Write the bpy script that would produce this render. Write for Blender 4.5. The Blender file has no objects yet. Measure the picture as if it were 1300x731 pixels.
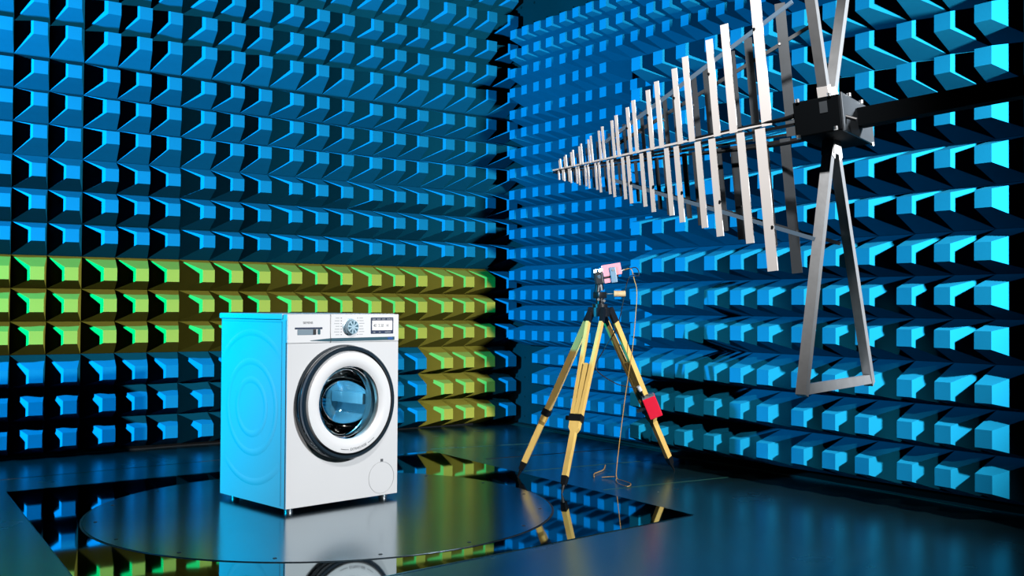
import bpy, bmesh, math, random
from mathutils import Vector, Matrix, noise

random.seed(7)
S = bpy.context.scene
C = S.collection
PI = math.pi

# ------------------------------------------------------------------ camera
cam_d = bpy.data.cameras.new('camera')
cam_d.sensor_width = 36.0
cam_d.lens = 1330.05 / 1300 * 36.0
cam = bpy.data.objects.new('camera', cam_d)
C.objects.link(cam)
S.camera = cam
_R = Vector((0.81570567, -0.57843712, 0.00589578))
_U = Vector((-0.01542189, -0.01155707, 0.99981428))
_F = Vector((0.57826156, 0.8156451, 0.01834776))
cam.matrix_world = Matrix(((_R.x, _U.x, -_F.x, 0), (_R.y, _U.y, -_F.y, 0), (_R.z, _U.z, -_F.z, 0.906), (0, 0, 0, 1)))

# ------------------------------------------------------------------ world, lamps, exposure
world = bpy.data.worlds.new('world')
S.world = world
world.use_nodes = True
world.node_tree.nodes['Background'].inputs[0].default_value = (0.0, 0.2, 0.4, 1)
world.node_tree.nodes['Background'].inputs[1].default_value = 0.002


def spot(name, loc, target, color, power, angle, blend, size):
    d = bpy.data.lights.new(name, 'SPOT')
    d.color = color
    d.energy = power
    d.spot_size = math.radians(angle)
    d.spot_blend = blend
    d.shadow_soft_size = size
    o = bpy.data.objects.new(name, d)
    C.objects.link(o)
    o.location = loc
    o.rotation_euler = (Vector(target) - Vector(loc)).to_track_quat('-Z', 'Y').to_euler()
    return o


# blue flood on the far left, grazing the left wall; white flood on the right, grazing the right wall
spot('blue_lamp', (-3.2, 5.20, 1.92), (4.25, 7.35, 2.0), (0.0, 0.55, 1.0), 4100, 84, 1.0, 0.06)
spot('white_lamp', (3.62, 0.20, 1.92), (3.05, 5.2, 1.0), (0.96, 0.98, 1.0), 980, 80, 0.75, 0.06)
# unseen white spot overhead, added to brighten the near antenna bars
spot('added_overhead_lamp', (1.40, 1.20, 2.70), (2.22, 2.45, 1.30), (1.0, 0.96, 0.93), 235, 54, 0.6, 0.05)

S.view_settings.view_transform = 'Standard'
S.view_settings.look = 'None'
S.view_settings.gamma = 1.0
S.view_settings.use_curve_mapping = False
S.view_settings.exposure = 0.0
S.cycles.diffuse_bounces = 0          # diffuse bounce light switched off to keep the shadows black

# ------------------------------------------------------------------ materials


def mat(name, base, rough=0.5, metallic=0.0, var=0.0, vscale=6.0, bump=0.0, bscale=120.0, stretch=(1, 1, 1),
        spec=0.5, rvar=0.0, coat=0.0):
    m = bpy.data.materials.new(name)
    m.use_nodes = True
    nt = m.node_tree
    b = nt.nodes['Principled BSDF']
    b.inputs['Base Color'].default_value = (*base, 1)
    b.inputs['Roughness'].default_value = rough
    b.inputs['Metallic'].default_value = metallic
    b.inputs['Specular IOR Level'].default_value = spec
    b.inputs['Coat Weight'].default_value = coat
    tc = nt.nodes.new('ShaderNodeTexCoord')
    mp = nt.nodes.new('ShaderNodeMapping')
    mp.inputs['Scale'].default_value = stretch
    nt.links.new(tc.outputs['Object'], mp.inputs['Vector'])
    if var or rvar:
        n = nt.nodes.new('ShaderNodeTexNoise')
        n.inputs['Scale'].default_value = vscale
        n.inputs['Detail'].default_value = 5
        nt.links.new(mp.outputs[0], n.inputs['Vector'])
        if var:
            mx = nt.nodes.new('ShaderNodeMix')
            mx.data_type = 'RGBA'
            mx.inputs['A'].default_value = (*[c * (1 - var) for c in base], 1)
            mx.inputs['B'].default_value = (*[min(1, c * (1 + var)) for c in base], 1)
            nt.links.new(n.outputs['Fac'], mx.inputs['Factor'])
            nt.links.new(mx.outputs['Result'], b.inputs['Base Color'])
        if rvar:
            mr = nt.nodes.new('ShaderNodeMapRange')
            mr.inputs['To Min'].default_value = rough - rvar
            mr.inputs['To Max'].default_value = rough + rvar
            nt.links.new(n.outputs['Fac'], mr.inputs['Value'])
            nt.links.new(mr.outputs[0], b.inputs['Roughness'])
    if bump:
        n2 = nt.nodes.new('ShaderNodeTexNoise')
        n2.inputs['Scale'].default_value = bscale
        n2.inputs['Detail'].default_value = 3
        nt.links.new(mp.outputs[0], n2.inputs['Vector'])
        bp = nt.nodes.new('ShaderNodeBump')
        bp.inputs['Strength'].default_value = bump
        bp.inputs['Distance'].default_value = 0.002
        nt.links.new(n2.outputs['Fac'], bp.inputs['Height'])
        nt.links.new(bp.outputs[0], b.inputs['Normal'])
    return m


M = {}
M['blue_foam'] = mat('blue_foam', (0.006, 0.30, 0.54), 0.9, var=0.10, vscale=9, bump=0.25, bscale=260, spec=0.1)
M['yellow_foam'] = mat('yellow_foam', (0.70, 0.65, 0.088), 0.9, var=0.08, vscale=9, bump=0.25, bscale=260, spec=0.1)
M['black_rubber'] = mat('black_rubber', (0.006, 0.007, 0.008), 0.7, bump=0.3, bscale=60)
M['wall_paint'] = mat('wall_paint', (0.006, 0.022, 0.032), 0.7, var=0.3, vscale=3, bump=0.1)
M['hole_black'] = mat('hole_black', (0.002, 0.003, 0.004), 0.9)
M['door_steel'] = mat('door_steel', (0.02, 0.03, 0.035), 0.6, var=0.2)
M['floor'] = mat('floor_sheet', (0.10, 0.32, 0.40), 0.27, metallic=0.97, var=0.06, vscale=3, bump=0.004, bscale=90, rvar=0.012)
M['plate'] = mat('polished_plate', (0.20, 0.29, 0.32), 0.035, metallic=1.0, var=0.08, vscale=4)
M['disc'] = mat('brushed_disc', (0.27, 0.36, 0.41), 0.18, metallic=1.0, var=0.10, vscale=5, stretch=(1, 9, 1), bump=0.004, bscale=60, rvar=0.02)
M['seam'] = mat('seam_glint', (0.03, 0.14, 0.10), 0.4, metallic=0.4)  # floor seams, their greenish edge reflection put into the colour
M['dark_seam'] = mat('dark_seam', (0.004, 0.006, 0.008), 0.5)
M['white_enamel'] = mat('white_enamel', (0.63, 0.645, 0.66), 0.28, var=0.02, coat=0.3)
M['white_plastic'] = mat('white_plastic', (0.68, 0.695, 0.71), 0.32, var=0.02)
M['chrome'] = mat('chrome', (0.75, 0.78, 0.8), 0.12, metallic=1.0)
M['dark_chrome'] = mat('dark_chrome', (0.02, 0.035, 0.05), 0.16, metallic=0.35, coat=0.5)
M['strip_metal'] = mat('strip_metal', (0.05, 0.13, 0.17), 0.3, metallic=0.4)
M['screen_white'] = mat('screen_white', (0.85, 0.86, 0.87), 0.25)
M['screen_navy'] = mat('screen_navy', (0.03, 0.045, 0.09), 0.3)
M['print_grey'] = mat('print_grey', (0.07, 0.075, 0.085), 0.6)
M['print_pale'] = mat('print_pale', (0.38, 0.40, 0.42), 0.6)
M['grey_plastic'] = mat('grey_plastic', (0.16, 0.23, 0.28), 0.4)
M['black_plastic'] = mat('black_plastic', (0.008, 0.009, 0.011), 0.38)
M['gasket'] = mat('gasket_rubber', (0.10, 0.15, 0.18), 0.5)
M['drum_steel'] = mat('drum_steel', (0.55, 0.78, 0.90), 0.18, metallic=0.6, bump=0.6, bscale=26)
M['wood'] = mat('ash_wood', (0.92, 0.56, 0.16), 0.42, var=0.28, vscale=14, stretch=(1, 1, 0.12), coat=0.25)
M['cork'] = mat('cork', (0.70, 0.42, 0.2), 0.6, var=0.3, vscale=40)
M['black_metal'] = mat('black_metal', (0.012, 0.013, 0.015), 0.32, metallic=0.3)
M['pink'] = mat('pink_red_case', (0.95, 0.32, 0.35), 0.35, var=0.03)
M['red'] = mat('red_case', (0.85, 0.012, 0.045), 0.33, var=0.05)
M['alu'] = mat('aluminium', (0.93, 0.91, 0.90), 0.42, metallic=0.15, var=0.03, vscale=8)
M['shaded_alu'] = mat('shaded_aluminium', (0.05, 0.06, 0.07), 0.42, metallic=0.3, var=0.15, vscale=20)  # darker copy of the aluminium, the far fan's shade put into its colour
M['frame_alu'] = mat('brushed_aluminium_tube', (0.40, 0.42, 0.44), 0.36, metallic=0.7, var=0.18, vscale=25, bump=0.08, bscale=90)
M['rod'] = mat('grey_blue_rod', (0.12, 0.19, 0.27), 0.4)
M['mast_black'] = mat('mast_black', (0.002, 0.003, 0.004), 0.75, spec=0.04)
M['steel'] = mat('bolt_steel', (0.6, 0.6, 0.6), 0.3, metallic=1.0)
M['cable_tan'] = mat('tan_cable', (0.55, 0.32, 0.08), 0.45)
M['cable_black'] = mat('black_cable', (0.01, 0.01, 0.012), 0.5)
M['tan_mat'] = mat('tan_edge', (0.10, 0.075, 0.05), 0.7)

g = bpy.data.materials.new('door_glass')       # clear blue-tinted glass: see-through, with mirror reflections at grazing angles
g.use_nodes = True
nt = g.node_tree
nt.nodes.remove(nt.nodes['Principled BSDF'])
tr = nt.nodes.new('ShaderNodeBsdfTransparent')
tr.inputs['Color'].default_value = (0.84, 0.96, 1.0, 1)
gl = nt.nodes.new('ShaderNodeBsdfGlossy')
gl.inputs['Roughness'].default_value = 0.03
fr = nt.nodes.new('ShaderNodeFresnel')
fr.inputs['IOR'].default_value = 1.5
ms_ = nt.nodes.new('ShaderNodeMixShader')
nt.links.new(fr.outputs[0], ms_.inputs[0])
nt.links.new(tr.outputs[0], ms_.inputs[1])
nt.links.new(gl.outputs[0], ms_.inputs[2])
nt.links.new(ms_.outputs[0], nt.nodes['Material Output'].inputs['Surface'])
M['glass'] = g
led = bpy.data.materials.new('led')
led.use_nodes = True
lb = led.node_tree.nodes['Principled BSDF']
lb.inputs['Emission Color'].default_value = (0.75, 1.0, 0.97, 1)
lb.inputs['Emission Strength'].default_value = 40
M['led'] = led

# ------------------------------------------------------------------ helpers


def link(name, me, parent=None, loc=None, rot=None, label=None):
    o = bpy.data.objects.new(name, me)
    C.objects.link(o)
    if parent is not None:
        o.parent = parent
    if loc is not None:
        o.location = loc
    if rot is not None:
        o.rotation_euler = rot
    if label:
        o['label'] = label
    return o


def finish(name, bm, m, smooth=False):
    bmesh.ops.recalc_face_normals(bm, faces=bm.faces)
    me = bpy.data.meshes.new(name)
    bm.to_mesh(me)
    bm.free()
    if m is not None:
        me.materials.append(m)
    if smooth:
        for p in me.polygons:
            p.use_smooth = True
        try:
            me.set_sharp_from_angle(angle=math.radians(40))
        except Exception:
            pass
    return me


def obj(name, bm, m, parent=None, smooth=False, loc=None, rot=None, label=None):
    return link(name, finish(name, bm, m, smooth), parent, loc, rot, label)


def thing(name, label, cat, loc=(0, 0, 0), rotz=0.0, group=None):
    o = bpy.data.objects.new(name, None)
    C.objects.link(o)
    o.empty_display_size = 0.1
    o.location = loc
    o.rotation_euler = (0, 0, rotz)
    o['label'] = label
    o['category'] = cat
    if group:
        o['group'] = group
    return o


def tag(o, label, cat):
    o['label'] = label
    o['category'] = cat
    return o


def struct(name, bm, m, label=None):
    o = obj(name, bm, m)
    o['kind'] = 'structure'
    if label:
        o['label'] = label
    return o


def box(bm, lo, hi, bev=0.0):
    x0, y0, z0 = lo
    x1, y1, z1 = hi
    vs = [bm.verts.new(v) for v in ((x0, y0, z0), (x1, y0, z0), (x1, y1, z0), (x0, y1, z0),
                                    (x0, y0, z1), (x1, y0, z1), (x1, y1, z1), (x0, y1, z1))]
    fs = [bm.faces.new([vs[i] for i in f]) for f in ((0, 3, 2, 1), (4, 5, 6, 7), (0, 1, 5, 4), (1, 2, 6, 5), (2, 3, 7, 6), (3, 0, 4, 7))]
    if bev:
        es = set(e for f in fs for e in f.edges)
        bmesh.ops.bevel(bm, geom=list(es), offset=bev, segments=2, affect='EDGES', profile=0.5)
    return bm


def bx(lo, hi, bev=0.0):
    return box(bmesh.new(), lo, hi, bev)


def beam(bm, a, b, w, d, side, w2=None, d2=None):
    """rectangular bar from a to b; w along `side`, d across it"""
    a = Vector(a)
    b = Vector(b)
    ax = (b - a).normalized()
    s = (Vector(side) - ax * ax.dot(Vector(side))).normalized()
    t = ax.cross(s)
    w2 = w if w2 is None else w2
    d2 = d if d2 is None else d2
    ring = []
    for p, ww, dd in ((a, w, d), (b, w2, d2)):
        ring.append([bm.verts.new(p + s * (i * ww / 2) + t * (j * dd / 2)) for i, j in ((-1, -1), (1, -1), (1, 1), (-1, 1))])
    for i in range(4):
        j = (i + 1) % 4
        bm.faces.new((ring[0][i], ring[0][j], ring[1][j], ring[1][i]))
    bm.faces.new(ring[0][::-1])
    bm.faces.new(ring[1])
    return bm


def tube(bm, pts, r, n=8, r2=None):
    pts = [Vector(p) for p in pts]
    rings = []
    prev = None
    for i, p in enumerate(pts):
        d = (pts[min(i + 1, len(pts) - 1)] - pts[max(i - 1, 0)]).normalized()
        if prev is None:
            up = Vector((0, 0, 1)) if abs(d.z) < 0.9 else Vector((1, 0, 0))
            s = d.cross(up).normalized()
        else:
            s = (prev - d * prev.dot(d)).normalized()
        prev = s
        t = d.cross(s)
        rr = r if r2 is None else r + (r2 - r) * i / (len(pts) - 1)
        rings.append([bm.verts.new(p + (s * math.cos(2 * PI * k / n) + t * math.sin(2 * PI * k / n)) * rr) for k in range(n)])
    for a, b in zip(rings, rings[1:]):
        for k in range(n):
            bm.faces.new((a[k], a[(k + 1) % n], b[(k + 1) % n], b[k]))
    bm.faces.new(rings[0][::-1])
    bm.faces.new(rings[-1])
    return bm


def lathe(bm, prof, cx, cz, n=64, close=False):
    """profile of (radius, y) revolved about an axis along y through (cx, cz)"""
    rings = []
    for r, y in prof:
        if r < 1e-6:
            rings.append([bm.verts.new((cx, y, cz))] * n)
        else:
            rings.append([bm.verts.new((cx + r * math.cos(2 * PI * k / n), y, cz + r * math.sin(2 * PI * k / n))) for k in range(n)])
    pairs = list(zip(rings, rings[1:]))
    if close:
        pairs.append((rings[-1], rings[0]))
    for a, b in pairs:
        for k in range(n):
            q = [a[k], a[(k + 1) % n], b[(k + 1) % n], b[k]]
            u = []
            for v in q:
                if v not in u:
                    u.append(v)
            if len(u) > 2:
                bm.faces.new(u)
    return bm


def ribbon_arc(bm, cx, cz, r, a0, a1, wid, y, n=24):
    """thin flat arc in the xz plane"""
    p = None
    for i in range(n + 1):
        a = a0 + (a1 - a0) * i / n
        q = [bm.verts.new((cx + (r + s * wid / 2) * math.cos(a), y, cz + (r + s * wid / 2) * math.sin(a))) for s in (-1, 1)]
        if p:
            bm.faces.new((p[0], p[1], q[1], q[0]))
        p = q


def text_mesh(s, size, align='CENTER', extrude=0.0006, squash=1.0):
    c = bpy.data.curves.new('text', 'FONT')
    c.body = s
    c.size = size
    c.align_x = align
    c.extrude = extrude
    o = bpy.data.objects.new('text', c)
    C.objects.link(o)
    bpy.context.view_layer.update()
    me = bpy.data.meshes.new_from_object(o.evaluated_get(bpy.context.evaluated_depsgraph_get()))
    bpy.data.objects.remove(o)
    bpy.data.curves.remove(c)
    me.materials.clear()
    for v in me.vertices:
        v.co.x *= squash
    return me


# ------------------------------------------------------------------ foam absorbers
def pyramid_mesh(base, tip, h, sx, sy, m, name='foam_pyramid'):
    bm = bmesh.new()
    b = base / 2 - 0.0008
    t = tip / 2
    lo = [bm.verts.new((i * b, j * b, 0)) for i, j in ((-1, -1), (1, -1), (1, 1), (-1, 1))]
    lip = [bm.verts.new((i * b, j * b, 0.012)) for i, j in ((-1, -1), (1, -1), (1, 1), (-1, 1))]
    hi = [bm.verts.new((sx + i * t, sy + j * t, h)) for i, j in ((-1, -1), (1, -1), (1, 1), (-1, 1))]
    for a, c in ((lo, lip), (lip, hi)):
        for k in range(4):
            bm.faces.new((a[k], a[(k + 1) % 4], c[(k + 1) % 4], c[k]))
    bm.faces.new(hi)
    bm.faces.new(lo[::-1])
    return finish(name, bm, m)


PYR = {}


def pyr(base, tip, h, sx, sy, col):
    k = (base, round(sx, 4), round(sy, 4), col)
    if k not in PYR:
        PYR[k] = pyramid_mesh(base, tip, h, sx, sy, M[col])
    return PYR[k]


PAD = {}


def pad(w, h, col, th=0.05):
    k = (round(w, 3), round(h, 3), col)
    if k not in PAD:
        PAD[k] = finish('foam_panel', bx((-w / 2 + .001, -h / 2 + .001, -th), (w / 2 - .001, h / 2 - .001, 0)), M[col])
    return PAD[k]


TIP, LEN, SH = 0.077, 0.265, 0.012


def join_stuff(name, items, parent):
    """items: (mesh, matrix) joined into one stuff part"""
    bm = bmesh.new()
    mats = []
    for me, mx in items:
        t = bmesh.new()
        t.from_mesh(me)
        t.transform(mx)
        idx = {}
        m = me.materials[0]
        if m not in mats:
            mats.append(m)
        mi = mats.index(m)
        vm = {v: bm.verts.new(v.co) for v in t.verts}
        for f in t.faces:
            nf = bm.faces.new([vm[v] for v in f.verts])
            nf.material_index = mi
        t.free()
    me = bpy.data.meshes.new(name)
    bm.to_mesh(me)
    bm.free()
    for m in mats:
        me.materials.append(m)
    o = link(name, me, parent)
    o['kind'] = 'stuff'
    return o


def foam_panel(wall, centre, rot, nx, ny, cell, tip, h, sh, col, label=None, jit=0.0, stuff=None, half=None):
    """a foam panel with its nx x ny pyramids; local z points out of the wall"""
    r = (rot[0] + random.uniform(-jit, jit), rot[1], rot[2] + random.uniform(-jit, jit))
    w, hh = nx * cell, ny * cell
    if stuff is not None:
        from mathutils import Euler
        mx = Matrix.Translation(centre) @ Euler(r).to_matrix().to_4x4()
        stuff.append((pad(w, hh, col), mx))
    else:
        p = link('foam_panel', pad(w, hh, col), wall, centre, r, label)
    for i in range(nx):
        for j in range(ny):
            u = i - (nx - 1) / 2
            v = j - (ny - 1) / 2
            me = pyr(cell, tip, h, -u * sh, -v * sh, col)
            if stuff is not None:
                stuff.append((me, mx @ Matrix.Translation((u * cell, v * cell, 0))))
            else:
                link('foam_pyramid', me, p, (u * cell, v * cell, 0))


H = 0.906
# left wall: tips in the plane y = 6.56
LY = 6.56 + LEN            # front of the panel pads
wall_left = struct('wall_left', bx((-0.4, LY + 0.05, 0.0), (4.9, LY + 0.17, 4.2)), M['wall_paint'])
RL = (PI / 2, 0, 0)
left_stuff = []
for p in range(-1, 7):
    for q in range(6):                      # q = 0 is the top row
        cz = 2.697 - 0.3 - 0.6 * q + H
        cx = 0.9705 + 0.6 * p + 0.3
        yellow = q == 4 and p <= 5 or (q == 5 and p == 5)
        col = 'yellow_foam' if yellow else 'blue_foam'
        stuff = left_stuff if (p in (-1, 6) or (q == 0 and p < 3)) else None
        lab = None
        if yellow:
            lab = 'yellow foam panel'
        dy = 0.0
        if p == 6:
            foam_panel(wall_left, (0.9705 + 3.6 + 0.0865, LY, cz), RL, 1, 3, 0.2, TIP, LEN, SH, 'blue_foam', stuff=left_stuff)
            continue
        jit = 0.012 if q else 0.02
        foam_panel(wall_left, (cx, LY + dy, cz), RL, 3, 3, 0.2, TIP, LEN, SH, col, lab, jit, stuff)
join_stuff('foam_panel_remainder', left_stuff, wall_left)

# right wall: small pitch foam, tips in the plane x = 4.50, and a projecting door clad in large foam
RX = 4.50 + 0.20
RR = (PI / 2, 0, -PI / 2)
bm = bmesh.new()
box(bm, (RX + 0.05, 1.2, 0.0), (RX + 0.17, LY + 0.05, 4.2))
wall_right = struct('wall_right', bm, M['wall_paint'])
SC, ST, SL, SS = 0.15, 0.066, 0.20, 0.004
ytop = 6.436
ztop = 2.115 + H
for q in range(5):
    zc = ztop - 0.3 - 0.6 * q
    for p in range(7):
        yc = ytop - 0.3 - 0.6 * p
        if p < 2:
            nx, ny = 4, 4
            if q == 4 and p == 0:
                foam_panel(wall_right, (RX, ytop - 0.45, zc), RR, 2, 4, SC, ST, SL, SS, 'blue_foam', jit=0.008)
                continue
            foam_panel(wall_right, (RX, yc, zc), RR, 4, 4, SC, ST, SL, SS, 'blue_foam', jit=0.008)
        elif p == 2 and q > 0:
            foam_panel(wall_right, (RX, ytop - 1.2 - 0.225, zc), RR, 3, 4, SC, ST, SL, SS, 'blue_foam', jit=0.006)
        elif q == 0:
            foam_panel(wall_right, (RX, yc, ztop - 0.225), RR, 4, 3, SC, ST, SL, SS, 'blue_foam', jit=0.006)
# rows of fixing holes in the bare sheet above the foam
bm = bmesh.new()
for i in range(26):
    for j in range(7):
        y = 6.75 - 0.16 * i + random.uniform(-.01, .01)
        z = ztop + 0.07 + 0.15 * j
        lo = len(bm.verts)
        vs = [bm.verts.new((RX + 0.0495, y + 0.011 * math.cos(k * PI / 4), z + 0.011 * math.sin(k * PI / 4))) for k in range(8)]
        bm.faces.new(vs)
for i in range(3):
    for j in range(4):
        y = 6.62 - 0.1 * i
        z = 0.07 + 0.15 * j
        vs = [bm.verts.new((RX + 0.0495, y + 0.008 * math.cos(k * PI / 4), z + 0.008 * math.sin(k * PI / 4))) for k in range(8)]
        bm.faces.new(vs)
o = obj('fixing_holes', bm, M['hole_black'], wall_right)
o['kind'] = 'stuff'

DX = 4.1715 + LEN
D0, D1 = 4.7404, 4.7404 - 2.4
zt = 1.559 + H
door = struct('door_1', bx((DX + 0.05, D1, zt - 2.4), (RX + 0.045, D0, zt), 0.004), M['door_steel'])
for p in range(4):
    for q in range(4):
        foam_panel(door, (DX, D0 - 0.3 - 0.6 * p, zt - 0.3 - 0.6 * q), RR, 3, 3, 0.2, TIP, LEN, SH, 'blue_foam', jit=0.006)

# black-clad jamb beside the door
obj('door_jamb', bx((4.235, 1.35, 0.0), (RX + 0.045, D1 - 0.03, 2.9), 0.004), M['black_rubber'], wall_right)

# ------------------------------------------------------------------ floor
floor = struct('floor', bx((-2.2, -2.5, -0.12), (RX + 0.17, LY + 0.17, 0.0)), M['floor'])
TLp, TRp, BRp, BLp = (0.946, 5.535), (3.40, 5.66), (3.315, 3.294), (0.80, 3.03)
bm = bmesh.new()
z0, z1 = 0.0002, 0.003
lo = [bm.verts.new((x, y, z0)) for x, y in (TLp, BLp, BRp, TRp)]
hi = [bm.verts.new((x, y, z1)) for x, y in (TLp, BLp, BRp, TRp)]
bm.faces.new(hi)
for k in range(4):
    bm.faces.new((lo[k], lo[(k + 1) % 4], hi[(k + 1) % 4], hi[k]))
obj('floor_plate', bm, M['plate'], floor, label='mirror-polished square floor plate around the turntable')
# seams between the floor sheets
bm = bmesh.new()
for a, b, w in (((4.72, 6.86), (4.49, 2.6), 0.004), ((3.45, 5.75), (4.55, 5.55), 0.003), ((3.42, 4.70), (4.30, 4.62), 0.0035),
                ((3.40, 4.0), (4.22, 3.93), 0.003)):
    beam(bm, (a[0], a[1], 0.0008), (b[0], b[1], 0.0008), w, 0.001, (Vector((b[0] - a[0], b[1] - a[1], 0))).cross(Vector((0, 0, 1))))
obj('floor_seam', bm, M['seam'], floor, label='thin floor seam with a painted greenish glint')
bm = bmesh.new()
for a, b, w in (((3.5, 5.2), (4.6, 5.1), 0.02), ((0.3, 5.9), (3.4, 6.1), 0.006)):
    beam(bm, (a[0], a[1], 0.0006), (b[0], b[1], 0.0006), w, 0.0008, (Vector((b[0] - a[0], b[1] - a[1], 0))).cross(Vector((0, 0, 1))))
obj('floor_joint', bm, M['dark_seam'], floor)

# black rubber kerbs under the foam, with a slightly wavy front edge


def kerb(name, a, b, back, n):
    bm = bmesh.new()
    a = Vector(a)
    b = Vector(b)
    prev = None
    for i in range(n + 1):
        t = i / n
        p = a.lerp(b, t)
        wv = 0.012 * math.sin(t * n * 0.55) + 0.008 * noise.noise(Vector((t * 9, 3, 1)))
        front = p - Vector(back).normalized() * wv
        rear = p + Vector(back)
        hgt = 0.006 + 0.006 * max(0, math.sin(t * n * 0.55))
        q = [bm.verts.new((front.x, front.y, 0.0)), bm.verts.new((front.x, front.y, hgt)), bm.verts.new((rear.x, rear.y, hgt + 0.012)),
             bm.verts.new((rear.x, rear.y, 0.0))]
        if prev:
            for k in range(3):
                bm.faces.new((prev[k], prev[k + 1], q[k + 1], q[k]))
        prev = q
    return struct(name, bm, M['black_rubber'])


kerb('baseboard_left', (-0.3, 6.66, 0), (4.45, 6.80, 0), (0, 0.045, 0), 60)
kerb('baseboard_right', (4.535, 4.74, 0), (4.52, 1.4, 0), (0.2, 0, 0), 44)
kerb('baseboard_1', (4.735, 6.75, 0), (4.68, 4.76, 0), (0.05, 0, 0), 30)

# ------------------------------------------------------------------ turntable
tt = thing('turntable', 'large round brushed metal turntable set flush in the floor under the washing machine', 'turntable', (2.05, 4.325, 0))
bm = bmesh.new()
N = 96
r = 1.012
top = [bm.verts.new((r * math.cos(2 * PI * k / N), r * math.sin(2 * PI * k / N), 0.006)) for k in range(N)]
bot = [bm.verts.new((r * math.cos(2 * PI * k / N), r * math.sin(2 * PI * k / N), 0.0032)) for k in range(N)]
bm.faces.new(top)
for k in range(N):
    bm.faces.new((bot[k], bot[(k + 1) % N], top[(k + 1) % N], top[k]))
obj('disc', bm, M['disc'], tt)
bm = bmesh.new()
for k in range(N):
    a0, a1 = 2 * PI * k / N, 2 * PI * (k + 1) / N
    q = [(r + 0.001, a0), (r + 0.010, a0), (r + 0.010, a1), (r + 0.001, a1)]
    bm.faces.new([bm.verts.new((rr * math.cos(a), rr * math.sin(a), 0.0036)) for rr, a in q])
bmesh.ops.remove_doubles(bm, verts=bm.verts, dist=1e-5)
obj('rim_gap', bm, M['dark_seam'], tt)
bm0 = bmesh.new()
lathe(bm0, [(0.008, 0.0), (0.008, 0.0012), (0, 0.0012)], 0, 0, 8)
bm0.transform(Matrix.Rotation(PI / 2, 4, 'X'))
bolt_me = finish('bolt', bm0, M['dark_seam'])
for k in range(16):
    a = 2 * PI * (k + 0.4) / 16
    link('bolt', bolt_me, tt, (0.96 * math.cos(a), 0.96 * math.sin(a), 0.006))

# ------------------------------------------------------------------ washing machine
W, D = 0.616, 0.555
ZB = 0.0062
wm = thing('washing_machine', 'white front-loading washing machine standing on the round turntable', 'washing machine',
           (1.827, 4.260, ZB), 0.161)
BZ0, BZ1 = 0.022, 0.866            # heights in the machine's own frame
DCX, DCZ, DR = 0.302, 0.468, 0.246   # door opening
# cabinet: shell with a round opening in the front
bm = bmesh.new()
n = 64
fz1 = 0.7358


def rect_pt(a, x0, x1, z0, z1):
    dx, dz = math.cos(a), math.sin(a)
    ts = []
    if dx > 1e-9: ts.append((x1 - DCX) / dx)
    if dx < -1e-9: ts.append((x0 - DCX) / dx)
    if dz > 1e-9: ts.append((z1 - DCZ) / dz)
    if dz < -1e-9: ts.append((z0 - DCZ) / dz)
    t = min(ts)
    return DCX + dx * t, DCZ + dz * t


angs = [2 * PI * k / n for k in range(n)]
for cx_, cz_ in ((0.004, BZ0), (W - 0.004, BZ0), (W - 0.004, fz1), (0.004, fz1)):
    a = math.atan2(cz_ - DCZ, cx_ - DCX) % (2 * PI)
    k = min(range(len(angs)), key=lambda i: abs(angs[i] - a))
    angs[k] = a
inner = [bm.verts.new((DCX + 0.215 * math.cos(a), 0.0, DCZ + 0.215 * math.sin(a))) for a in angs]
outer = []
for a in angs:
    x, z = rect_pt(a, 0.004, W - 0.004, BZ0, fz1)
    outer.append(bm.verts.new((x, 0.0, z)))
back = []
for v in outer:
    back.append(bm.verts.new((v.co.x, 0.012, v.co.z)))
for k in range(n):
    j = (k + 1) % n
    bm.faces.new((inner[k], inner[j], outer[j], outer[k]))
    bm.faces.new((outer[k], outer[j], back[j], back[k]))
obj('front_panel', bm, M['white_enamel'], wm)
bm = bmesh.new()
x0, x1, y0, y1, z0, z1 = 0.0, W, 0.006, D, BZ0, 0.838
vs = [bm.verts.new(v) for v in ((x0, y0, z0), (x1, y0, z0), (x1, y1, z0), (x0, y1, z0), (x0, y0, z1), (x1, y0, z1), (x1, y1, z1), (x0, y1, z1))]
for f in ((0, 3, 2, 1), (4, 5, 6, 7), (1, 2, 6, 5), (2, 3, 7, 6), (3, 0, 4, 7)):
    bm.faces.new([vs[i] for i in f])
obj('cabinet', bm, M['white_enamel'], wm)


def side_ring(bm, rad, wid, hgt, a0=0.0, a1=2 * PI, n=72, sy=1.0):
    """embossed bead on the left side (plane x = 0, outward -x)"""
    prof = [(-wid / 2, 0.0), (-wid / 5, hgt), (wid / 5, hgt), (wid / 2, 0.0)]
    prev = None
    full = abs(a1 - a0 - 2 * PI) < 1e-6
    for i in range(n + 1):
        a = a0 + (a1 - a0) * i / n
        fade = 1.0 if full else min(1.0, 6 * min(i, n - i) / n + 0.02)
        q = [bm.verts.new((-h * fade - 0.0003, 0.285 + (rad + o) * math.cos(a) * sy, 0.445 + (rad + o) * math.sin(a))) for o, h in prof]
        if prev:
            for k in range(3):
                bm.faces.new((prev[k], prev[k + 1], q[k + 1], q[k]))
        prev = q


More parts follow.
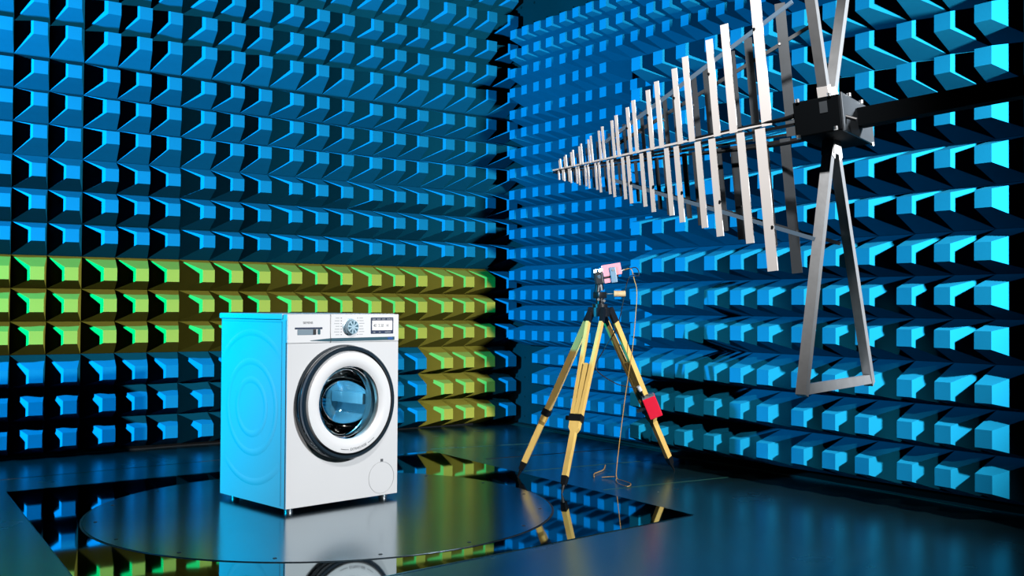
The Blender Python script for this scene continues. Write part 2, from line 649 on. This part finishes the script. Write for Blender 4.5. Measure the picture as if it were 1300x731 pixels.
# pressed circles on the side sheet
for rad, a0, a1 in ((0.122, 0, 2 * PI), (0.205, 0, 2 * PI), (0.335, 0.78, PI - 0.78), (0.335, PI + 0.78, 2 * PI - 0.78)):
    bm = bmesh.new()
    side_ring(bm, rad, 0.030, 0.0022, a0, a1)
    obj('pressed_ring', bm, M['white_enamel'], wm, smooth=True)
bm = bmesh.new()
box(bm, (-0.0012, 0.034, BZ0 + 0.01), (0.0, 0.038, 0.832))
box(bm, (-0.0012, 0.034, 0.828), (0.0, D - 0.01, 0.831))
obj('side_seam', bm, M['print_pale'], wm)
obj('worktop', bx((-0.003, 0.03, 0.8395), (W + 0.003, D + 0.022, BZ1), 0.006), M['white_plastic'], wm)
bm = bx((0.002, -0.002, 0.7365), (0.2264, 0.05, BZ1 - 0.002), 0.004)
dr = obj('detergent_drawer', bm, M['white_plastic'], wm)
obj('handle_lip', bx((0.040, -0.006, 0.798), (0.182, 0.0, 0.806), 0.002), M['screen_navy'], dr)
obj('handle_recess', bx((0.053, -0.0035, 0.772), (0.150, 0.0, 0.797), 0.002), M['grey_plastic'], dr)
obj('handle_latch', bx((0.133, -0.005, 0.773), (0.150, 0.0, 0.797), 0.002), M['black_plastic'], dr)
obj('handle_cheek', bx((0.158, -0.0045, 0.774), (0.172, 0.0, 0.797), 0.002), M['strip_metal'], dr)
bm = bx((0.2270, -0.002, 0.7365), (W - 0.002, 0.05, BZ1 - 0.002), 0.004)
cp = obj('control_panel', bm, M['white_plastic'], wm)
# dark metal strip under the controls, tapering to the left
bm = bmesh.new()
for xa, xb, za, zb, zc, zd in ((0.120, 0.2245, 0.7475, 0.7485, 0.7425, 0.7565), (0.2285, 0.586, 0.7425, 0.7565, 0.7435, 0.7585)):
    f0 = [bm.verts.new(v) for v in ((xa, -0.0055, za), (xb, -0.0055, zc), (xb, -0.0055, zd), (xa, -0.0055, zb))]
    b0 = [bm.verts.new((v.co.x, 0.0, v.co.z)) for v in f0]
    bm.faces.new(f0)
    for k in range(4):
        bm.faces.new((f0[k], f0[(k + 1) % 4], b0[(k + 1) % 4], b0[k]))
obj('trim_strip', bm, M['strip_metal'], wm, label='dark metal strip below the controls')
obj('start_key', bx((0.545, -0.0068, 0.7455), (0.575, -0.002, 0.7565), 0.001), mat('key_blue', (0.03, 0.10, 0.30), 0.3), cp)
# programme dial
bm = bmesh.new()
lathe(bm, [(0.0385, -0.0015), (0.0385, -0.006), (0.034, -0.007), (0.033, -0.026), (0.030, -0.030), (0.0, -0.030)], 0.331, 0.806, 40)
dial = obj('dial', bm, mat('dial_silver', (0.5, 0.72, 0.85), 0.25, metallic=0.35), wm, smooth=True)
bm = bmesh.new()
for k in range(8):
    a = 2 * PI * k / 8 + 0.2
    p = Vector((0.331, -0.0306, 0.806))
    d = Vector((math.cos(a), 0, math.sin(a)))
    s = Vector((-math.sin(a), 0, math.cos(a)))
    bm.faces.new([bm.verts.new(v) for v in (p + d * 0.008, p + d * 0.027 + s * 0.006, p + d * 0.027 - s * 0.006)])
obj('dial_marks', bm, M['strip_metal'], dial)
bm = bmesh.new()
for i in range(7):
    z = 0.845 - i * 0.0125
    box(bm, (0.281, -0.0026, z), (0.287, -0.0018, z + 0.003))
    box(bm, (0.373, -0.0026, z), (0.377, -0.0018, z + 0.003))
obj('programme_marks', bm, M['print_grey'], cp)['kind'] = 'stuff'
bm = bmesh.new()
for i in range(7):
    z = 0.845 - i * 0.0125
    w = 0.020 + 0.008 * ((i * 7) % 3) / 2
    box(bm, (0.274 - w, -0.0026, z), (0.274, -0.0018, z + 0.0035))
    box(bm, (0.384, -0.0026, z), (0.384 + w, -0.0018, z + 0.0035))
obj('programme_print', bm, M['print_pale'], cp)['kind'] = 'stuff'
dsp = obj('display', bx((0.449, -0.0035, 0.773), (0.580, -0.001, 0.8485), 0.002), M['screen_navy'], wm)
obj('screen', bx((0.4555, -0.0045, 0.789), (0.5735, -0.003, 0.8345), 0.001), M['screen_white'], dsp)
me = text_mesh('40  2:30  14', 0.021, squash=0.86)
me.materials.append(M['print_grey'])
link('display_digits', me, dsp, (0.506, -0.0046, 0.804), (PI / 2, 0, 0))
bm = bmesh.new()
for a, b in ((0.458, 0.476), (0.484, 0.505), (0.513, 0.532), (0.541, 0.574)):
    box(bm, (a, -0.0042, 0.8395), (b, -0.003, 0.8425))
for a, b in ((0.462, 0.474), (0.495, 0.505), (0.53, 0.566)):
    box(bm, (a, -0.0042, 0.779), (b, -0.003, 0.782))
obj('key_labels', bm, M['print_pale'], dsp)['kind'] = 'stuff'
me = text_mesh('SIEMENS', 0.0145, squash=0.95)
me.materials.append(M['print_grey'])
link('brand_lettering', me, dr, (0.107, -0.0022, 0.8215), (PI / 2, 0, 0))

# door: hinge collar, dark chrome rim, white ring, glass bowl
wd = obj('door', lathe(bmesh.new(), [(0.236, -0.0335), (0.225, -0.055), (0.200, -0.060), (0.178, -0.056), (0.163, -0.045), (0.161, -0.020), (0.170, -0.012),
                                     (0.236, -0.012)], DCX, DCZ, 96, close=True), M['white_plastic'], wm, smooth=True)
obj('door_rim', lathe(bmesh.new(), [(0.2355, -0.054), (0.247, -0.054), (0.2525, -0.048), (0.2525, -0.034), (0.2355, -0.034)], DCX, DCZ, 96, close=True),
    M['dark_chrome'], wd, smooth=True)
obj('door_collar', lathe(bmesh.new(), [(0.240, -0.034), (0.249, -0.034), (0.2515, -0.020), (0.257, -0.012), (0.259, -0.001), (0.236, -0.001)], DCX, DCZ, 96, close=True),
    M['dark_chrome'], wd, smooth=True)
obj('door_bezel', lathe(bmesh.new(), [(0.2505, -0.027), (0.254, -0.026), (0.254, -0.021), (0.2505, -0.020)], DCX, DCZ, 96, close=True), M['black_plastic'], wd, smooth=True)
obj('door_glass', lathe(bmesh.new(), [(0.164, -0.036), (0.150, -0.024), (0.140, 0.010), (0.125, 0.055), (0.095, 0.085), (0.05, 0.098), (0.0, 0.101),
                                      (0.0, 0.096), (0.05, 0.093), (0.092, 0.080), (0.120, 0.052), (0.135, 0.008), (0.145, -0.028), (0.160, -0.040)], DCX, DCZ, 72, close=False),
    M['glass'], wd, smooth=True)
obj('door_gasket', lathe(bmesh.new(), [(0.216, 0.002), (0.19, 0.02), (0.178, 0.03), (0.176, 0.07), (0.196, 0.075), (0.216, 0.03)], DCX, DCZ, 64, close=True), M['gasket'], wm, smooth=True)
bm = lathe(bmesh.new(), [(0.215, 0.08), (0.225, 0.09), (0.225, 0.36), (0.15, 0.385), (0.0, 0.39)], DCX, DCZ, 64)
drum = obj('drum', bm, M['drum_steel'], wm, smooth=True)
# the machine's own drum light, at the top of the drum mouth
dl = bpy.data.lights.new('drum_light', 'POINT')
dl.energy = 4.0
dl.color = (0.32, 0.78, 1.0)
dl.shadow_soft_size = 0.012
dlo = bpy.data.objects.new('drum_light', dl)
C.objects.link(dlo)
dlo.parent = wm
dlo.location = (DCX + 0.06, 0.105, DCZ + 0.17)
for k in range(3):
    a = PI / 2 + 2 * PI * k / 3 + 0.5
    bm = bmesh.new()
    p = Vector((DCX + 0.205 * math.cos(a), 0.10, DCZ + 0.205 * math.sin(a)))
    q = Vector((DCX + 0.205 * math.cos(a), 0.35, DCZ + 0.205 * math.sin(a)))
    beam(bm, p, q, 0.05, 0.05, (math.cos(a), 0, math.sin(a)))
    obj('drum_paddle', bm, M['drum_steel'], drum)
# lettering round the lower part of the white ring
me = text_mesh('EXTRAKLASSE', 0.0165, squash=0.9)
me.materials.append(M['print_grey'])
R0 = 0.214
for v in me.vertices:
    a = -PI / 2 + 0.205 + v.co.x / R0
    rr = R0 - v.co.y
    x, z, y = DCX + rr * math.cos(a), DCZ + rr * math.sin(a), -0.0602 - v.co.z
    yy = -0.0602 + (0.0045 if rr > 0.2 else 0) * (rr - 0.2) / 0.02
    v.co = Vector((x, yy - v.co.z, z))
link('door_lettering', me, wd)
bm = bmesh.new()
ribbon_arc(bm, DCX, DCZ, 0.209, -PI / 2 - 0.26, -PI / 2 - 0.055, 0.0022, -0.0592)
ribbon_arc(bm, DCX, DCZ, 0.209, -PI / 2 + 0.465, -PI / 2 + 0.66, 0.0022, -0.0592)
obj('door_lettering_lines', bm, M['print_grey'], wd)['kind'] = 'stuff'
# filter flap and badge
bm = lathe(bmesh.new(), [(0.0735, -0.0002), (0.0735, -0.0016), (0.072, -0.0016), (0.072, -0.0002)], 0.519, 0.104, 48, close=True)
obj('filter_flap', bm, mat('flap_seam', (0.48, 0.49, 0.50), 0.5), wm)
obj('badge', bx((0.513, -0.0012, 0.177), (0.528, 0.0, 0.190)), M['print_grey'], wm)
for fx in (0.05, W - 0.05):
    for fy in (0.05, D - 0.05):
        bm = bmesh.new()
        tube(bm, [(fx, fy, 0.0), (fx, fy, 0.008), (fx, fy, 0.0085), (fx, fy, 0.024)], 0.02, 14)
        obj('foot', bm, M['steel'], wm, smooth=True)
obj('plinth', bx((0.03, 0.03, 0.018), (W - 0.03, D - 0.03, 0.0225)), M['black_plastic'], wm)

# ------------------------------------------------------------------ wooden tripod
tp = thing('tripod', 'yellow wooden surveying tripod with black clamps standing on the dark floor', 'tripod', (3.56, 4.22, 0.0))
A = Vector((0, 0, 0.895))
feet = [Vector((3.265 - 3.56, 4.545 - 4.22, 0.0)), Vector((3.143 - 3.56, 4.008 - 4.22, 0.0)), Vector((4.118 - 3.56, 4.237 - 4.22, 0.0))]
for f in feet:
    out = Vector((f.x, f.y, 0)).normalized()
    tang = out.cross(Vector((0, 0, 1)))
    top_p = A + out * 0.045 + Vector((0, 0, -0.01))
    ax = f - top_p

    def at(t):
        return top_p + ax * t
    leg = bpy.data.objects.new('leg', None)
    C.objects.link(leg)
    leg.parent = tp
    leg.empty_display_size = 0.05
    for s in (-1, 1):
        bm = beam(bmesh.new(), at(0.04) + tang * s * 0.038, at(0.585) + tang * s * 0.0215, 0.016, 0.030, tang, 0.0185, 0.032)
        obj('outer_rod', bm, M['wood'], leg)
        bm = beam(bmesh.new(), at(-0.02) + tang * s * 0.036, at(0.06) + tang * s * 0.0375, 0.019, 0.033, tang)
        obj('hinge_cap', bm, M['black_metal'], leg)
    bm = beam(bmesh.new(), at(0.30), at(0.60), 0.0235, 0.028, tang)
    beam(bm, at(0.60), at(0.655), 0.056, 0.034, tang, 0.052, 0.034)
    beam(bm, at(0.655), at(0.675), 0.052, 0.034, tang, 0.028, 0.032)
    beam(bm, at(0.675), at(0.905), 0.0265, 0.032, tang, 0.0255, 0.03)
    obj('extension_rod', bm, M['wood'], leg)
    bm = beam(bmesh.new(), at(0.583), at(0.618), 0.066, 0.044, tang)
    cl = obj('clamp', bm, M['black_metal'], leg)
    bm = tube(bmesh.new(), [at(0.60) + tang * 0.03, at(0.60) + tang * 0.055], 0.012, 10)
    obj('clamp_knob', bm, M['black_metal'], leg)
    bm = beam(bmesh.new(), at(0.905), at(0.95), 0.029, 0.034, tang, 0.022, 0.026)
    tube(bm, [at(0.95), at(0.997)], 0.010, 8, 0.004)
    obj('spike', bm, M['black_metal'], leg)
bm = bmesh.new()
tube(bm, [A + Vector((0, 0, -0.035)), A + Vector((0, 0, 0.012))], 0.055, 20)
tube(bm, [A + Vector((0, 0, 0.012)), A + Vector((0, 0, 0.030))], 0.040, 20)
obj('head_plate', bm, M['black_metal'], tp, smooth=True)
bm = bmesh.new()
tube(bm, [A + Vector((0, 0, 0.03)), A + Vector((0, 0, 0.085))], 0.022, 14)
box(bm, (-0.030, -0.024, A.z + 0.06), (0.026, 0.024, A.z + 0.095), 0.004)
tube(bm, [A + Vector((-0.02, 0, 0.09)), A + Vector((-0.012, 0.0, 0.135))], 0.016, 12)
obj('pan_head', bm, M['black_metal'], tp, smooth=True)
for dx, dz in ((-0.014, 0.055), (0.016, 0.048), (0.004, -0.012)):
    bm = tube(bmesh.new(), [A + _R * dx - _F * 0.045 + Vector((0, 0, dz)), A + _R * dx - _F * 0.056 + Vector((0, 0, dz))], 0.007, 8)
    obj('head_screw', bm, M['steel'], tp)
hd = Vector((_R.x, _R.y, 0)).normalized()
h0 = A + Vector((0, 0, 0.083))
bm = tube(bmesh.new(), [h0 + hd * 0.015, h0 + hd * 0.075 + Vector((0, 0, 0.002))], 0.0035, 8)
obj('pan_handle', bm, M['steel'], tp)
bm = tube(bmesh.new(), [h0 + hd * 0.072 + Vector((0, 0, 0.002)), h0 + hd * 0.078 + Vector((0, 0, 0.002)), h0 + hd * 0.100 + Vector((0, 0, 0.002)),
                        h0 + hd * 0.102 + Vector((0, 0, 0.002)), h0 + hd * 0.124 + Vector((0, 0, 0.002)), h0 + hd * 0.132 + Vector((0, 0, 0.002))], 0.0165, 14)
obj('handle_grip', bm, M['cork'], tp, smooth=True)

# ------------------------------------------------------------------ pink device on the tripod head
pd = thing('field_probe', 'pink-red box with grey clip and bright lights fixed on the tripod head', 'probe', (3.555, 4.215, 1.03))
rx = Vector((_R.x, _R.y, 0)).normalized()
fy = Vector((_F.x, _F.y, 0)).normalized()
mx = Matrix(((rx.x, fy.x, 0, 0), (rx.y, fy.y, 0, 0), (0, 0, 1, 0), (0, 0, 0, 1)))
tilt = Matrix.Rotation(math.radians(-10), 4, 'Y')
TX = Matrix.Translation((0, 0, 0.012)) @ mx @ Matrix.Translation((0.06, 0, 0.05)) @ tilt


def pdobj(name, bm, m, **k):
    bm.transform(TX)
    return obj(name, bm, m, pd, **k)


bm = bmesh.new()
box(bm, (-0.048, -0.03, -0.018), (0.050, 0.03, 0.044), 0.003)
pdobj('case', bm, M['pink'])
pdobj('case_foot', bx((-0.048, -0.028, -0.052), (0.0, 0.02, -0.028), 0.002), M['pink'])
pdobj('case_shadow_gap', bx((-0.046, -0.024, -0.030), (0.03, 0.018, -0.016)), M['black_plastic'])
pdobj('clip', bx((-0.012, -0.038, -0.056), (0.020, -0.031, 0.026), 0.003), mat('clip_grey', (0.22, 0.33, 0.42), 0.35, metallic=0.4))
pdobj('clip_screw', tube(bmesh.new(), [(0.004, -0.038, 0.010), (0.004, -0.042, 0.010)], 0.005, 8), M['steel'])
bm = bmesh.new()
box(bm, (-0.094, -0.026, -0.052), (-0.050, 0.026, 0.016), 0.006)
tube(bm, [(-0.072, 0, -0.085), (-0.072, 0, -0.05)], 0.017, 12)
pdobj('sensor_head', bm, M['black_plastic'])
for k, (x, z) in enumerate(((-0.086, 0.020), (-0.062, 0.020))):
    pdobj('light', tube(bmesh.new(), [(x, -0.020, z - 0.006), (x, -0.020, z + 0.004), (x, -0.020, z + 0.008)], 0.0075, 12), M['led'])
pdobj('lens', tube(bmesh.new(), [(-0.072, -0.026, -0.012), (-0.070, -0.030, -0.012)], 0.010, 12), M['chrome'])
pdobj('cable_socket', tube(bmesh.new(), [(0.050, 0, 0.000), (0.068, 0, 0.002)], 0.006, 10), M['steel'])

# ------------------------------------------------------------------ red pack on the right leg
bp_ = thing('battery_pack', 'small bright red box hanging on the right leg of the wooden tripod', 'battery pack', (3.93, 4.19, 0.33))
f = feet[2]
out = Vector((f.x, f.y, 0)).normalized()
legdir = (f - (A + out * 0.045)).normalized()
up = -legdir
s0 = (rx - up * rx.dot(up)).normalized()
n0 = up.cross(s0).normalized()
TB = Matrix(((s0.x, n0.x, up.x, 0), (s0.y, n0.y, up.y, 0), (s0.z, n0.z, up.z, 0), (0, 0, 0, 1)))
TB = Matrix.Translation((0, 0, 0.0)) @ TB


def bpobj(name, bm, m, **k):
    bm.transform(TB)
    return obj(name, bm, m, bp_, **k)


bpobj('case', bx((-0.036, -0.045, 0.0), (0.036, 0.0, 0.125), 0.004), M['red'])
bpobj('lid', bx((-0.034, -0.043, 0.125), (0.034, -0.002, 0.129), 0.001), M['grey_plastic'])
bpobj('strap', bx((-0.085, -0.028, 0.058), (-0.034, -0.018, 0.076)), M['black_plastic'])
bpobj('plug', tube(bmesh.new(), [(-0.020, -0.022, 0.129), (-0.024, -0.022, 0.175)], 0.0045, 8), M['black_plastic'])
bpobj('plug_cap', tube(bmesh.new(), [(-0.024, -0.022, 0.172), (-0.027, -0.022, 0.200)], 0.011, 12), M['white_plastic'])
bpobj('fitting', bx((0.006, -0.03, 0.129), (0.030, -0.012, 0.137)), M['steel'])

# ------------------------------------------------------------------ cables


def spline(pts, n=10):
    P = [Vector(p) for p in pts]
    out = []
    for i in range(len(P) - 1):
        p0, p1, p2, p3 = P[max(i - 1, 0)], P[i], P[i + 1], P[min(i + 2, len(P) - 1)]
        for k in range(n):
            t = k / n
            out.append(0.5 * ((2 * p1) + (p2 - p0) * t + (2 * p0 - 5 * p1 + 4 * p2 - p3) * t * t + (3 * p1 - p0 - 3 * p2 + p3) * t ** 3))
    out.append(P[-1])
    return out


c0 = pd.matrix_basis @ (TX @ Vector((0.068, 0, 0.002)))
base = Vector((3.56, 4.22, 0))


def rp(a, b, z):           # a metres to the right of the tripod axis, b metres beyond it
    q = base + rx * a + fy * b
    return (q.x, q.y, z)


pts = [c0, c0 + rx * 0.035 + Vector((0, 0, 0.004)), rp(0.178, 0.0, 1.055), rp(0.192, 0.0, 0.99), rp(0.186, 0.01, 0.85), rp(0.172, 0.03, 0.68), rp(0.142, 0.05, 0.46),
       rp(0.118, 0.06, 0.26), rp(0.098, 0.05, 0.09), rp(0.094, 0.04, 0.012), rp(0.120, -0.02, 0.006), rp(0.150, -0.12, 0.006), rp(0.125, -0.20, 0.006),
       rp(0.090, -0.12, 0.006), rp(0.085, -0.02, 0.006), rp(0.09, 0.05, 0.014), rp(0.02, 0.08, 0.006)]
o = obj('probe_cable', tube(bmesh.new(), spline(pts), 0.0022, 6), M['cable_tan'], smooth=True)
tag(o, 'thin tan cable dropping from the pink box to a loop on the floor', 'cable')
pts = [rp(-0.02, 0.10, 0.006), rp(-0.01, 0.20, 0.006), rp(0.05, 0.34, 0.006), rp(0.075, 0.50, 0.008)]
o = obj('cable_end', tube(bmesh.new(), spline(pts), 0.003, 6), M['cable_tan'], smooth=True)
tag(o, 'short loose tan cable end lying on the floor behind the tripod', 'cable')
c1 = bp_.matrix_basis @ (TB @ Vector((-0.022, -0.022, 0.15)))
pts = [c0 + Vector((0, 0, -0.004)), c0 + rx * 0.06 + Vector((0, 0, 0.012)), c0 + rx * 0.075 + Vector((0, 0, -0.03)), c0 + rx * 0.02 + Vector((0, 0, -0.05)),
       rp(0.10, 0.06, 0.82), rp(0.03, 0.12, 0.68), rp(-0.01, 0.13, 0.58), rp(0.10, 0.10, 0.50), c1 - rx * 0.02 + Vector((0, 0, 0.03)), c1]
o = obj('power_cable', tube(bmesh.new(), spline(pts), 0.003, 6), M['cable_black'], smooth=True)
tag(o, 'thin black cable running behind the tripod from the pink box to the red box', 'cable')

# ------------------------------------------------------------------ log-periodic antenna
Bk = Vector((2.45410572, 1.92601511, 1.44776722))
Tp = Vector((2.13809365, 2.76500153, 1.36178796))
an = thing('antenna', 'big log-periodic antenna with two fans of upright metal bars', 'antenna', tuple(Bk))
a_dir = (Bk - Tp).normalized()                    # tip -> back
c_dir = a_dir.cross(Vector((0, 0, 1))).normalized()
if c_dir.x < 0:
    c_dir = -c_dir                                # points away from the camera side
e_dir = c_dir.cross(a_dir).normalized()
if e_dir.z < 0:
    e_dir = -e_dir
xs_px = [970, 936.5, 908, 883, 862, 844, 827, 812.5, 800, 789, 779.5, 770.5, 762.5, 755, 748.5, 742, 736.5, 731, 726, 721.5, 717.5, 714, 711]
hf_px = [182, 141, 125, 110, 97.5, 86, 77, 68, 60.5, 53.5, 48, 43, 38.5]
while len(hf_px) < len(xs_px):
    hf_px.append(hf_px[-1] * 0.887)
FPX = 1330.05
camp = Vector((0, 0, 0.906))


def px_of(p):
    v = p - camp
    z = v.dot(_F)
    return 650 + FPX * v.dot(_R) / z, z


NB = Bk - c_dir * 0.06                             # near boom's back end
stations = []
for xp, hp in zip(xs_px, hf_px):
    lo_, hi_ = 0.0, 1.0
    for _ in range(40):
        mid = (lo_ + hi_) / 2
        q = Tp.lerp(NB, mid)
        if px_of(q)[0] < xp:
            lo_ = mid
        else:
            hi_ = mid
    q = Tp.lerp(NB, lo_)
    stations.append((lo_, hp * px_of(q)[1] / FPX))
for side in (-1, 1):
    back_p = Bk + c_dir * (-0.06 if side < 0 else 0.19)
    tip_p = Tp + c_dir * (0.0 if side < 0 else 0.02)
    ad = (back_p - tip_p).normalized()
    nrm = (-e_dir.cross(ad)).normalized()
    if nrm.dot(c_dir) > 0:
        nrm = -nrm
    wdir = ad
    arr = bpy.data.objects.new('dipole_fan', None)
    C.objects.link(arr)
    arr.parent = an
    arr.empty_display_size = 0.1
    if side < 0:
        arr['label'] = 'fan of bright bars nearer the camera'
    else:
        arr['label'] = 'fan of bars darkened as if in shade, farther from the camera'
    ma = M['alu'] if side < 0 else M['shaded_alu']  # same metal on both fans; the far one is coloured to look unlit
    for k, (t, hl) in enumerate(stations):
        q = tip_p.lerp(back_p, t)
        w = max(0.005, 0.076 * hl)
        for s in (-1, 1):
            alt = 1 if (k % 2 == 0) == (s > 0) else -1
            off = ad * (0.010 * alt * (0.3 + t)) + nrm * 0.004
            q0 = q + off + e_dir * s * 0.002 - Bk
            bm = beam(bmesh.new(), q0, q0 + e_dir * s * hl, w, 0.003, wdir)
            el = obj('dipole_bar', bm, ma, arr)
    # two-rail boom
    for s in (-1, 1):
        bm = bmesh.new()
        beam(bm, tip_p - ad * 0.012 + e_dir * s * 0.004 - Bk, back_p + e_dir * s * 0.010 - Bk, 0.006, 0.005, c_dir, 0.010, 0.008)
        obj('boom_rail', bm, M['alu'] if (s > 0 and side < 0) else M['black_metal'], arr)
    # insulating stays tying the bars together above and below
    i0, i1 = 11, 0
    for s in (-1, 1):
        p = tip_p.lerp(back_p, stations[i0][0]) + e_dir * s * stations[i0][1] * 0.55
        q = tip_p.lerp(back_p, stations[i1][0]) + e_dir * s * stations[i1][1] * 0.70
        q = q + (q - p) * 0.22
        off = -nrm * 0.002
        bm = beam(bmesh.new(), p + off - Bk, q + off - Bk, 0.011, 0.006, e_dir)
        obj('stay_rod', bm, M['rod'] if side < 0 else M['shaded_alu'], arr)
    for k in (0, 2, 4, 6, 8):
        t, hl = stations[k]
        for s in (-1, 1):
            # stud where the stay is bolted to the bar
            frac = 0.70 - 0.15 * (stations[i1][0] - t) / (stations[i1][0] - stations[i0][0])
            q = tip_p.lerp(back_p, t) + e_dir * s * hl * frac + nrm * 0.0058 - Bk
            bm = tube(bmesh.new(), [q, q + nrm * 0.003], 0.004, 8)
            obj('stud', bm, M['black_metal'] if side < 0 else M['steel'], arr)
# feed cables along the booms
pts = [Tp.lerp(NB, 0.55) + e_dir * 0.01, Tp.lerp(NB, 0.8) + e_dir * 0.012, NB - a_dir * 0.09 + e_dir * 0.012, NB - a_dir * 0.02 + e_dir * 0.020, NB + a_dir * 0.05 - e_dir * 0.002, NB + a_dir * 0.11 - e_dir * 0.03]
obj('feed_cable', tube(bmesh.new(), [p - Bk for p in spline(pts)], 0.0055, 8), M['black_metal'], an, smooth=True)
pts = [Tp.lerp(Bk, 0.55) + c_dir * 0.06 - e_dir * 0.02, Tp.lerp(Bk, 0.8) + c_dir * 0.09 - e_dir * 0.03, Bk - e_dir * 0.045]
obj('feed_cable', tube(bmesh.new(), [p - Bk for p in spline(pts)], 0.0055, 8), M['black_metal'], an, smooth=True)
# central box
bm = bmesh.new()


def abox(a0, a1, c0_, c1_, e0, e1, bev=0.003):
    """box in the antenna's frame (a along the boom, c across, e up)"""
    b = bx((a0, c0_, e0), (a1, c1_, e1), bev)
    mm = Matrix(((a_dir.x, c_dir.x, e_dir.x, 0), (a_dir.y, c_dir.y, e_dir.y, 0), (a_dir.z, c_dir.z, e_dir.z, 0), (0, 0, 0, 1)))
    b.transform(mm)
    return b


cb = obj('mounting_box', abox(-0.055, 0.075, -0.09, 0.21, -0.055, 0.045), M['mast_black'], an)
obj('mounting_plate', abox(0.076, 0.082, -0.085, 0.215, -0.058, 0.05, 0.001), M['shaded_alu'], an)
for aa, cc, ee in ((-0.04, -0.092, 0.046), (0.05, -0.092, 0.046), (-0.045, -0.092, -0.056), (0.06, -0.092, -0.05), (0.079, 0.0, 0.055), (0.079, 0.12, 0.055), (0.079, 0.2, -0.06)):
    q = a_dir * aa + c_dir * cc + e_dir * ee
    obj('bolt', tube(bmesh.new(), [q - e_dir * 0.004, q + e_dir * 0.006], 0.006, 8), M['steel'], an)
obj('type_plate', abox(0.02, 0.042, -0.0915, -0.0902, 0.0, 0.032, 0.0), M['shaded_alu'], an)
# bow-tie frames of square tube, above and below
cc0 = c_dir * 0.06
BT = {(-1, -1): (2.2958, 1.8718, 0.6705), (-1, 1): (2.9004, 2.0931, 0.6661), (1, -1): (2.236, 1.878, 2.22), (1, 1): (2.840, 2.100, 2.22)}
for s in (-1, 1):
    bt = bpy.data.objects.new('bow_tie_frame', None)
    C.objects.link(bt)
    bt.parent = an
    bt.empty_display_size = 0.1
    root = cc0 + e_dir * s * 0.06
    tips = []
    for k in (-1, 1):
        r0 = root + c_dir * k * 0.018
        end = Vector(BT[(s, k)]) - Bk
        tips.append(end)
        obj('frame_tube', beam(bmesh.new(), r0, end, 0.028, 0.028, c_dir), M['frame_alu'], bt)
        obj('tube_socket', beam(bmesh.new(), r0.lerp(end, -0.02), r0.lerp(end, 0.06), 0.032, 0.032, c_dir), M['alu'], bt)
    obj('cross_tube', beam(bmesh.new(), tips[0] - e_dir * s * 0.015 + c_dir * 0.01, tips[1] - e_dir * s * 0.015 - c_dir * 0.01, 0.028, 0.026, e_dir), M['frame_alu'], bt)
    obj('joint_clip', beam(bmesh.new(), root + e_dir * s * -0.03, root + e_dir * s * 0.035, 0.07, 0.03, c_dir), M['alu'], bt)

# mast that carries the antenna, standing out to the right
arm_dir = a_dir
mast_xy = Bk + a_dir * 0.06 + c_dir * 0.075 + arm_dir * 1.5
ms = thing('antenna_mast', 'black square boom reaching in from the right to carry the antenna', 'mast', (mast_xy.x, mast_xy.y, 0.0))
mo = Vector((mast_xy.x, mast_xy.y, 0.0))
p0 = Bk + a_dir * 0.084 + c_dir * 0.075
bm = beam(bmesh.new(), p0 - mo, p0 + arm_dir * 1.62 - mo, 0.052, 0.052, c_dir)
obj('arm', bm, M['mast_black'], ms)
zc = (p0 + arm_dir * 1.48).z
obj('pole', bx((-0.04, -0.04, 0.03), (0.04, 0.04, zc - 0.03), 0.004), M['mast_black'], ms)
obj('foot_plate', bx((-0.3, -0.3, 0.0), (0.3, 0.3, 0.03), 0.006), M['mast_black'], ms)
for dd in (0.60, 0.615):
    q = p0 + arm_dir * (dd - 0.05) - c_dir * 0.028 + Vector((0, 0, 0.01)) - mo
    obj('arm_bolt', tube(bmesh.new(), [q, q - c_dir * 0.004], 0.004, 8), M['steel'], ms)
